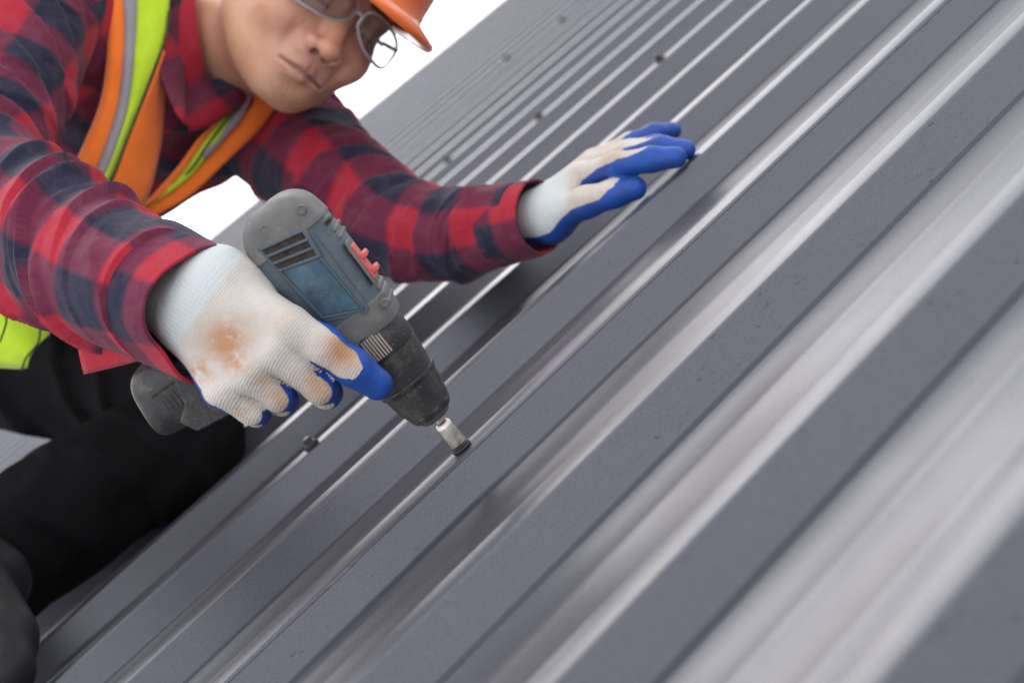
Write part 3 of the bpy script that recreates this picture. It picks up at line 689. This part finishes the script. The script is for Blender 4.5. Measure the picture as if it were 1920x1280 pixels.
# ---------------------------------------------------------------- hard hat
hat = root('hard_hat', H(0, 0.05, 0), 'glossy orange hard hat with a short peak on the worker', 'hard hat')
th = np.linspace(0, 2*math.pi, 96, endpoint=False)
def hat_grid():
    vs = []
    def ring(y, sx, sz0, sz1, br=0.0, lift=0.0):
        x = np.sin(th)*sx; z = np.where(np.cos(th) > 0, np.cos(th)*sz1, np.cos(th)*sz0)
        fr = np.clip(np.cos(th), 0, 1)**1.5
        r = np.stack([x*(1+br*0.06), np.full_like(x, y)-lift*fr, z+br*fr*0.062], 1)
        vs.append(HC+r@HM-hzv*0.006)
    ring(0.030, 0.097, 0.116, 0.116)
    ring(0.0275, 0.108, 0.126, 0.120, 1.0, 0.006); ring(0.0295, 0.1095, 0.128, 0.1215, 1.0, 0.006); ring(0.0315, 0.108, 0.126, 0.120, 1.0, 0.006)
    ring(0.036, 0.100, 0.118, 0.117, 0.35, 0.0); ring(0.041, 0.0985, 0.116, 0.116, 0.08)
    for k in range(1, 15):
        a = k/15*math.pi/2; c = math.cos(a)**0.72; ring(0.041+0.125*math.sin(a), 0.0975*c, 0.115*c, 0.114*c)
    return np.vstack(vs), 96
v, ns = hat_grid(); nr = len(v)//ns; idx = np.arange(nr*ns).reshape(nr, ns); nx = np.roll(idx, -1, 1)
f = np.stack([idx[:-1], nx[:-1], nx[1:], idx[1:]], -1).reshape(-1, 4).tolist()+[idx[-1].tolist()]
mesh('shell', v, f, 'helmet', hat, solid=-0.0025)
rb = []
for a in np.linspace(-0.1, math.pi*0.9, 40): rb.append((0.0, 0.041+0.1275*math.sin(max(a, 0)), 0.1155*math.cos(a)*(1 if math.cos(a) > 0 else 1)))
vv_ = [];  
for (x, y, z) in rb:
    for dx, dy in ((-0.014, -0.004), (-0.009, 0.004), (0.009, 0.004), (0.014, -0.004)):
        k = 1+dy/0.12; vv_.append(H(dx, 0.041+(y-0.041)*k, z*k-0.006))
idx = np.arange(len(vv_)).reshape(-1, 4)
mesh('ridge', vv_, np.concatenate([np.stack([idx[:-1, i], idx[:-1, i+1], idx[1:, i+1], idx[1:, i]], -1) for i in range(3)]), 'helmet', hat)

# ---------------------------------------------------------------- safety glasses
gl = root('safety_glasses', H(0, 0, 0.1), 'clear wraparound safety glasses on the worker', 'glasses')
def lens(sg):
    ns_, nr_ = 40, 10; vs = []
    for r in np.linspace(0.02, 1, nr_):
        for a in np.linspace(0, 2*math.pi, ns_, endpoint=False):
            c, s = math.cos(a), math.sin(a); e = 2/2.8
            x = 0.039+np.sign(c)*abs(c)**e*0.034*r; y = -0.001+np.sign(s)*abs(s)**e*0.0175*r-(0.005*(x-0.039)/0.03)
            if y < 0: y *= 1-0.55*max(0, 1-x/0.028)**1.5
            z = 0.111-0.9*max(0, x-0.012)**1.9*7.5-0.7*y*y
            vs.append(H(sg*x, y, z))
    idx = np.arange(nr_*ns_).reshape(nr_, ns_); nx = np.roll(idx, -1, 1)
    f_ = np.stack([idx[:-1], nx[:-1], nx[1:], idx[1:]], -1).reshape(-1, 4)
    if sg < 0: f_ = f_[:, ::-1]
    ln = mesh('lens', vs, f_, 'glass', gl, solid=0.0018)
    rim = np.array(vs[-ns_:]); rim = np.vstack([rim, rim[:2]])
    tv, tf, *_ = tube(rim, np.full(len(rim), 0.0019), 90, 8, hzv*0.7+hxv*0.3+hyv*0.1, cap=False)
    mesh('lens_rim', tv, tf, 'lensrim', ln)
lens(1); lens(-1)
tv, tf, *_ = tube(np.array([H(-0.008, 0.006, 0.109), H(0, 0.008, 0.1115), H(0.008, 0.006, 0.109)]), [0.002]*3, 12, 10, hyv); mesh('bridge', tv, tf, 'lensrim', gl)
for sg in (1, -1):
    tv, tf, *_ = tube(np.array([H(sg*0.067, 0.006, 0.083), H(sg*0.079, 0.006, 0.06), H(sg*0.083, 0.004, 0.0), H(sg*0.081, -0.004, -0.04)]), [0.0022]*4, 24, 8, hyv); mesh('temple_arm', tv, tf, 'lensrim', gl)

# ---------------------------------------------------------------- shirt
def fold(S, TH, RR, s0, t0, s1, t1, amp, wid, sharp=1.0):
    """a ridge along a segment in (arc length, angle) space"""
    X = S; Y = TH*RR; y0 = t0*RR; y1 = t1*RR
    dx = s1-s0; dy = (t1-t0)*RR.mean(); L2 = dx*dx+dy*dy
    t = np.clip(((X-s0)*dx+(Y-y0)*dy)/L2, 0, 1)
    qx = X-s0-t*dx; qy = Y-y0-t*(t1-t0)*RR
    d = np.sqrt(qx*qx+qy*qy); sgn = np.sign(qx*dy-qy*dx)
    w = wid*np.where(sgn > 0, 0.42, 1.7)
    return amp*np.exp(-(d/w)**(1.5*sharp))*np.sin(np.pi*np.clip(t*0.84+0.08, 0, 1))**0.5
def vnoise(x, y, seed):
    g = np.random.default_rng(seed).random((64, 64)); xi = np.floor(x).astype(int); yi = np.floor(y).astype(int); fx = x-xi; fy = y-yi
    fx = fx*fx*(3-2*fx); fy = fy*fy*(3-2*fy); G = lambda i, j: g[i % 64, j % 64]
    return (G(xi, yi)*(1-fx)+G(xi+1, yi)*fx)*(1-fy)+(G(xi, yi+1)*(1-fx)+G(xi+1, yi+1)*fx)*fy-0.5
def sleeve(name, path, radii, ref, folds, seed, puff=0.004, parent=None, nr=300, ns=170, off=(0, 0), slant=1):
    def disp(S, TH, RR, L):
        d = np.zeros_like(S)
        for fo in folds: d += 1.1*fold(S, TH, RR, *fo)
        rg = np.random.default_rng(seed)
        for _ in range(34):
            a = rg.uniform(0.04, L-0.03); b = rg.uniform(-2.2, 1.6); sl = rg.uniform(0.010, 0.035)*(slant if rg.random() < 0.8 else -slant)
            d += fold(S, TH, RR, a, b, a+sl, b+rg.uniform(0.5, 1.4), rg.uniform(0.0025, 0.005), rg.uniform(0.006, 0.009))
        d += puff*vnoise(S/0.05+TH*0.8, TH*1.9+S/0.11+7, seed)+puff*0.5*vnoise(S/0.022-TH*0.9, TH*3.3+9, seed+1)
        return d
    v, f, s, th_, r, c = tube(np.array(path), radii, nr, ns, ref, disp)
    pl_ = np.stack([s+off[0], th_*np.median(radii)+off[1], np.zeros_like(s)], 1)
    return mesh(name, v, f, 'plaid', parent, attrs=dict(plaid=pl_))
torso_ax = None
shA, shB = at(112, -10, 1.60), at(505, 195, 1.87)          # right and left shoulder
LAT = nrm(shB-shA); TOP = (shA+shB)/2
PEL = at(-190, 520, 2.02); DOWN = nrm(PEL-TOP); LATP = nrm(LAT-DOWN*(LAT@DOWN)); FR = np.cross(DOWN, LATP)
if FR[2] < 0 and FR[0] < 0: FR = -FR
LEN = np.linalg.norm(PEL-TOP)
TM = np.array([LATP, DOWN, FR])
def torso_fn(pc):
    p = (pc-TOP)@TM.T
    d = sd_cone(pc, shA+DOWN*0.02, shB+DOWN*0.01, 0.074, 0.068)
    d = smin(d, sd_ell(p, (0, 0.14, 0.0), (0.175, 0.21, 0.105)), 0.06)
    d = smin(d, sd_ell(p, (0, 0.36, -0.01), (0.155, 0.22, 0.105)), 0.06)
    d = smin(d, sd_cone(pc, TOP, TOP*0.55+NECK*0.45, 0.085, 0.074), 0.05)
    d = smax(d, -sd_cone(pc, H(0, -0.04, -0.022), NECK, 0.066, 0.080), 0.012)
    cr = 0.004*np.sin(p[:, 1]*70+p[:, 0]*30)*np.sin(p[:, 0]*22+1)+0.003*np.sin(p[:, 0]*60-p[:, 1]*45)
    return d+cr
lo, hi = bounds([shA, shB, PEL, NECK], 0.14)
v, f = sdf_mesh(torso_fn, lo, hi, 0.005)
p = (v-TOP)@TM.T
ch = (at(390, 270, 1.68)-TOP)@TM.T
shirt = mesh('shirt', v, f, 'plaid', person, attrs=dict(plaid=np.stack([p[:, 0]-ch[0]+0.046, p[:, 1]-ch[1]+0.046, p[:, 2]*0], 1)))
CAM = np.array([0, 0, 1.])
RA = [at(92, -30, 1.62), at(36, 60, 1.57), at(-20, 170, 1.49), at(-62, 275, 1.41), at(-48, 352, 1.355), at(30, 408, 1.295), at(120, 462, 1.225), at(215, 515, 1.155), at(310, 555, 1.10)]
sleeve('sleeve', RA, [0.074, 0.073, 0.071, 0.068, 0.064, 0.060, 0.056, 0.052, 0.0475], CAM, [
    # forearm folds, slanting across the sleeve
    (0.415, -0.9, 0.565, 1.5, 0.012, 0.010), (0.545, -1.6, 0.655, 1.6, 0.014, 0.011), (0.600, -1.7, 0.640, -0.2, 0.009, 0.008), (0.645, -1.4, 0.680, 1.3, 0.008, 0.008), (0.500, -1.7, 0.550, -0.3, 0.010, 0.009),
    (0.480, 0.1, 0.600, 1.8, 0.009, 0.009), (0.455, -1.7, 0.495, -0.6, 0.009, 0.009), (0.572, -1.0, 0.60, 0.4, 0.006, 0.007), (0.625, 0.3, 0.660, 1.8, 0.009, 0.008),
    # upper arm, swinging round from the armpit
    (0.10, 0.5, 0.225, -1.9, 0.013, 0.012), (0.04, 0.6, 0.175, -1.8, 0.012, 0.012), (0.17, 0.6, 0.275, -2.0, 0.013, 0.012), (0.00, 0.4, 0.125, -1.7, 0.011, 0.012), (0.235, 0.6, 0.305, -2.0, 0.012, 0.011), (0.31, 0.4, 0.345, -1.8, 0.012, 0.010), (0.36, 0.2, 0.385, -1.6, 0.010, 0.009),
], 11, 0.004, shirt, off=(0.012, 0.015))
LA = [at(455, 165, 1.90), at(530, 245, 1.84), at(610, 325, 1.76), at(690, 395, 1.69), at(760, 430, 1.63), at(840, 440, 1.59), at(910, 428, 1.55), at(985, 412, 1.515)]
sleeve('sleeve', LA, [0.076, 0.072, 0.062, 0.053, 0.049, 0.047, 0.043, 0.038], CAM, [
    (0.06, 1.3, 0.12, -1.3, 0.010, 0.011), (0.11, 1.2, 0.175, -1.5, 0.012, 0.011), (0.165, 1.5, 0.225, -1.3, 0.012, 0.010), (0.205, 0.6, 0.265, -1.6, 0.012, 0.010), (0.245, 1.4, 0.31, -1.5, 0.013, 0.010), (0.295, 1.2, 0.345, -1.7, 0.013, 0.009),
    (0.335, 1.5, 0.385, -1.5, 0.012, 0.009), (0.375, 1.1, 0.42, -1.7, 0.012, 0.008), (0.41, 1.5, 0.455, -1.4, 0.011, 0.008), (0.445, 1.2, 0.482, -1.6, 0.010, 0.008), (0.475, 1.5, 0.505, -1.4, 0.008, 0.007), (0.50, 0.9, 0.525, -1.6, 0.007, 0.007),
], 23, 0.004, shirt, off=(0.02, 0.0), slant=-1)
def cuff(path, radii, ref, seed, off, flare):
    def disp(S, TH, RR, L): return flare(S/L, TH)+0.0035*vnoise(S/0.05, TH*1.6+3, seed)+0.0015*np.clip((S/L-0.93)*14, 0, 1)*0
    v, f, s, th_, r, c = tube(np.array(path), radii, 36, 140, ref, disp, cap=False)
    return mesh('cuff', v, f, 'plaid', shirt, attrs=dict(plaid=np.stack([s*0.95+off[0], th_*np.median(radii)+off[1], s*0], 1)), solid=0.0022)
cuff([at(276, 545, 1.118), at(326, 563, 1.097), at(374, 578, 1.074)], [0.0480, 0.0445, 0.0405], CAM, 5, (0.03, 0.03), lambda t, a: 0.012*np.exp(-((a-1.75)/0.55)**2)*t+0.004*np.exp(-((a+1.9)/0.6)**2)*(1-t*0.3)+0.003*np.sin(a*3+1)*t)
cuff([at(935, 424, 1.535), at(975, 414, 1.518), at(1012, 405, 1.503)], [0.039, 0.0375, 0.0365], CAM, 6, (0.05, 0.02), lambda t, a: 0.002*np.sin(a*2+1)*t)

# collar: two leaves folded over at the neck
def leaf(pix, z, mat='plaid', name='collar', parent=None, th=0.002, n=14, red=False):
    """a quad patch between two edge lines given as (x, y, depth)"""
    a, b = pix; a = catmull(np.array([at(*q) for q in a]), n); b = catmull(np.array([at(*q) for q in b]), n)
    m = 9; t = np.linspace(0, 1, m)
    g = a[:, None]*(1-t)[None, :, None]+b[:, None]*t[None, :, None]
    g[..., 2] += (np.sin(t*math.pi)*z)[None]
    idx = np.arange(n*m).reshape(n, m); f_ = np.stack([idx[:-1, :-1], idx[:-1, 1:], idx[1:, 1:], idx[1:, :-1]], -1).reshape(-1, 4)
    vv = g.reshape(-1, 3); nn_ = np.cross(vv[f_[0, 1]]-vv[f_[0, 0]], vv[f_[0, 3]]-vv[f_[0, 0]])
    if nn_[2] < 0: f_ = f_[:, ::-1]
    at2 = dict(plaid=np.stack([vv[:, 0]*0.8+vv[:, 1]*0.6+0.02, vv[:, 1]*0.8-vv[:, 0]*0.6, vv[:, 0]*0], 1)) if mat == 'plaid' else None
    if red: at2['plaid'] = at2['plaid']*0.7; at2['plaid'] = at2['plaid']-at2['plaid'].mean(0)+np.array([0.012, 0.004, 0])
    return mesh(name, vv, f_, mat, parent, attrs=at2, solid=th)
leaf([[(140, 585, 1.175), (200, 612, 1.140), (300, 640, 1.085)], [(157, 702, 1.165), (225, 686, 1.135), (305, 664, 1.090)]], 0.006, name='cuff_placket', parent=shirt, red=True)
leaf([[(316, -20, 1.63), (312, 60, 1.62), (300, 130, 1.61), (318, 190, 1.60)], [(350, -20, 1.66), (350, 60, 1.65), (345, 130, 1.64), (350, 235, 1.60)]], 0.006, parent=shirt)
leaf([[(345, 145, 1.655), (400, 148, 1.68), (468, 140, 1.71)], [(355, 250, 1.66), (395, 235, 1.67), (450, 205, 1.70)]], 0.008, parent=shirt)

# ---------------------------------------------------------------- vest
def down(e):                                               # carry the panels on down the torso, behind the forearm
    return [q+[(q[-1][0]-95, q[-1][1]+84, q[-1][2]+0.03), (q[-1][0]-190, q[-1][1]+166, q[-1][2]+0.06)] for q in e]
vest = leaf(down([[(198, -30, 1.60), (202, 60, 1.595), (192, 170, 1.585), (165, 250, 1.57), (120, 330, 1.555)], [(232, -30, 1.605), (236, 60, 1.60), (228, 170, 1.59), (205, 260, 1.575), (160, 350, 1.56)]]), 0.006, 'orange', 'vest', person, 0.0022, n=34)
tag(vest, 'orange safety vest with silver and lime bands')
leaf(down([[(228, -30, 1.603), (232, 60, 1.598), (224, 170, 1.588), (200, 260, 1.573), (155, 360, 1.558)], [(260, -30, 1.608), (258, 60, 1.603), (248, 170, 1.592), (226, 260, 1.577), (178, 360, 1.562)]]), 0.003, 'tape', 'reflective_band', vest, 0.002, n=34)
leaf(down([[(257, -30, 1.606), (255, 60, 1.601), (245, 170, 1.590), (223, 260, 1.575), (172, 370, 1.560)], [(321, -30, 1.618), (311, 60, 1.612), (282, 150, 1.602), (246, 240, 1.588), (184, 375, 1.565)]]), 0.004, 'lime', 'lime_band', vest, 0.002, n=34)
leaf(down([[(316, 20, 1.611), (308, 75, 1.606), (279, 150, 1.598), (243, 242, 1.582), (186, 375, 1.563)], [(319, 20, 1.612), (311, 77, 1.607), (283, 151, 1.599), (248, 243, 1.583), (191, 377, 1.564)]]), 0.001, 'piping', 'piping', vest, 0.002, n=34)
leaf(down([[(306, 95, 1.612), (284, 152, 1.603), (247, 243, 1.588), (186, 385, 1.568)], [(308, 115, 1.640), (306, 200, 1.635), (296, 290, 1.625), (262, 392, 1.61)]]), 0.004, 'orange', 'front_panel', vest, 0.002, n=34)
# the other side, hanging from the far shoulder
leaf(down([[(478, 160, 1.735), (440, 215, 1.715), (380, 270, 1.70), (310, 345, 1.68), (262, 400, 1.665)], [(524, 192, 1.745), (486, 244, 1.725), (426, 302, 1.705), (358, 366, 1.685), (280, 415, 1.668)]]), 0.004, 'orange', 'front_panel', vest, 0.002, n=34)
leaf(down([[(448, 185, 1.712), (425, 225, 1.702), (392, 262, 1.694), (360, 300, 1.686)], [(482, 160, 1.722), (456, 218, 1.708), (425, 256, 1.698), (372, 312, 1.688)]]), 0.003, 'tape', 'reflective_band', vest, 0.002, n=30)
leaf(down([[(420, 212, 1.700), (395, 240, 1.693), (365, 275, 1.685), (330, 320, 1.676), (290, 372, 1.665)], [(436, 218, 1.704), (418, 250, 1.696), (392, 285, 1.688), (358, 330, 1.680), (283, 388, 1.662)]]), 0.003, 'lime', 'lime_band', vest, 0.002, n=30)
leaf(down([[(396, 236, 1.690), (370, 262, 1.683), (335, 310, 1.673), (300, 350, 1.664), (258, 395, 1.655)], [(412, 226, 1.694), (386, 262, 1.687), (356, 305, 1.677), (325, 345, 1.668), (278, 390, 1.659)]]), 0.003, 'orange', 'front_panel', vest, 0.002, n=30)
leaf(down([[(430, 216, 1.699), (412, 238, 1.692), (384, 275, 1.684), (350, 322, 1.675)], [(434, 217, 1.700), (416, 240, 1.693), (388, 277, 1.685), (354, 324, 1.676)]]), 0.001, 'piping', 'piping', vest, 0.002, n=30)
# hem below the sleeve
leaf([[(-60, 520, 1.56), (20, 545, 1.55), (60, 585, 1.545), (95, 625, 1.545)], [(-60, 690, 1.56), (0, 690, 1.55), (35, 692, 1.545), (52, 690, 1.545)]], 0.02, 'lime', 'hem_panel', vest, 0.003, n=24)
leaf([[(74, 605, 1.520), (70, 640, 1.520), (48, 668, 1.520), (38, 694, 1.52)], [(77, 606, 1.520), (73, 642, 1.520), (51, 671, 1.520), (41, 695, 1.52)]], 0.001, 'piping', 'piping', vest, 0.002)
leaf([[(-20, 545, 1.505), (2, 570, 1.50), (10, 600, 1.50), (-2, 640, 1.505)], [(-17, 541, 1.505), (5, 570, 1.50), (13, 602, 1.50), (1, 643, 1.505)]], 0.001, 'piping', 'piping', vest, 0.002)

# ---------------------------------------------------------------- trousers and boots
def leg(path, radii, seed, folds, par, name='trouser_leg'):
    def disp(S, TH, RR, L):
        d = 0.010*vnoise(S/0.07+TH*0.7, TH*1.7, seed)+0.005*vnoise(S/0.03, TH*3+S/0.1, seed+1)
        for fo in folds: d = d+fold(S, TH, RR, *fo)
        return d
    v, f, *_ = tube(np.array(path), radii, 120, 90, CAM, disp)
    return mesh(name, v, f, 'trouser', par)
trs = leg([at(-420, 520, 1.98), at(-220, 590, 1.95), at(0, 668, 1.90), at(200, 715, 1.86), at(350, 755, 1.83), at(410, 800, 1.82)], [0.10, 0.10, 0.082, 0.076, 0.068, 0.05], 3, [(0.30, -1.2, 0.42, 1.2, 0.014, 0.014), (0.40, -1.4, 0.50, 0.8, 0.014, 0.013), (0.48, -1.0, 0.56, 1.2, 0.012, 0.012), (0.54, -1.4, 0.60, 0.6, 0.012, 0.011), (0.36, 0.2, 0.30, 1.6, 0.012, 0.013)], person, 'trousers')
leg([at(420, 800, 1.83), at(350, 830, 1.80), at(200, 905, 1.74), at(60, 1000, 1.68), at(-120, 1110, 1.62)], [0.045, 0.064, 0.068, 0.070, 0.070], 4, [(0.06, -1.3, 0.12, 0.8, 0.012, 0.012), (0.12, -1.4, 0.20, 0.9, 0.012, 0.013), (0.22, -1.2, 0.30, 1.0, 0.010, 0.014)], trs)
bf = lambda p: smin(sd_cone(p, at(-90, 1060, 1.60), at(-20, 1090, 1.56), 0.05, 0.040), smin(sd_cone(p, at(-60, 1110, 1.50), at(8, 1190, 1.42), 0.040, 0.030), sd_cone(p, at(-120, 1230, 1.46), at(5, 1260, 1.38), 0.045, 0.028), 0.03), 0.03)
lo, hi = bounds([at(-60, 1060, 1.6), at(42, 1112, 1.56), at(-60, 1110, 1.5), at(8, 1190, 1.42), at(-120, 1230, 1.46), at(5, 1260, 1.38)], 0.06)
v, f = sdf_mesh(bf, lo, hi, 0.004); mesh('boot', v, f, 'boot', person)
for o in SC.objects:
    if '_o' in o: del o['_o']
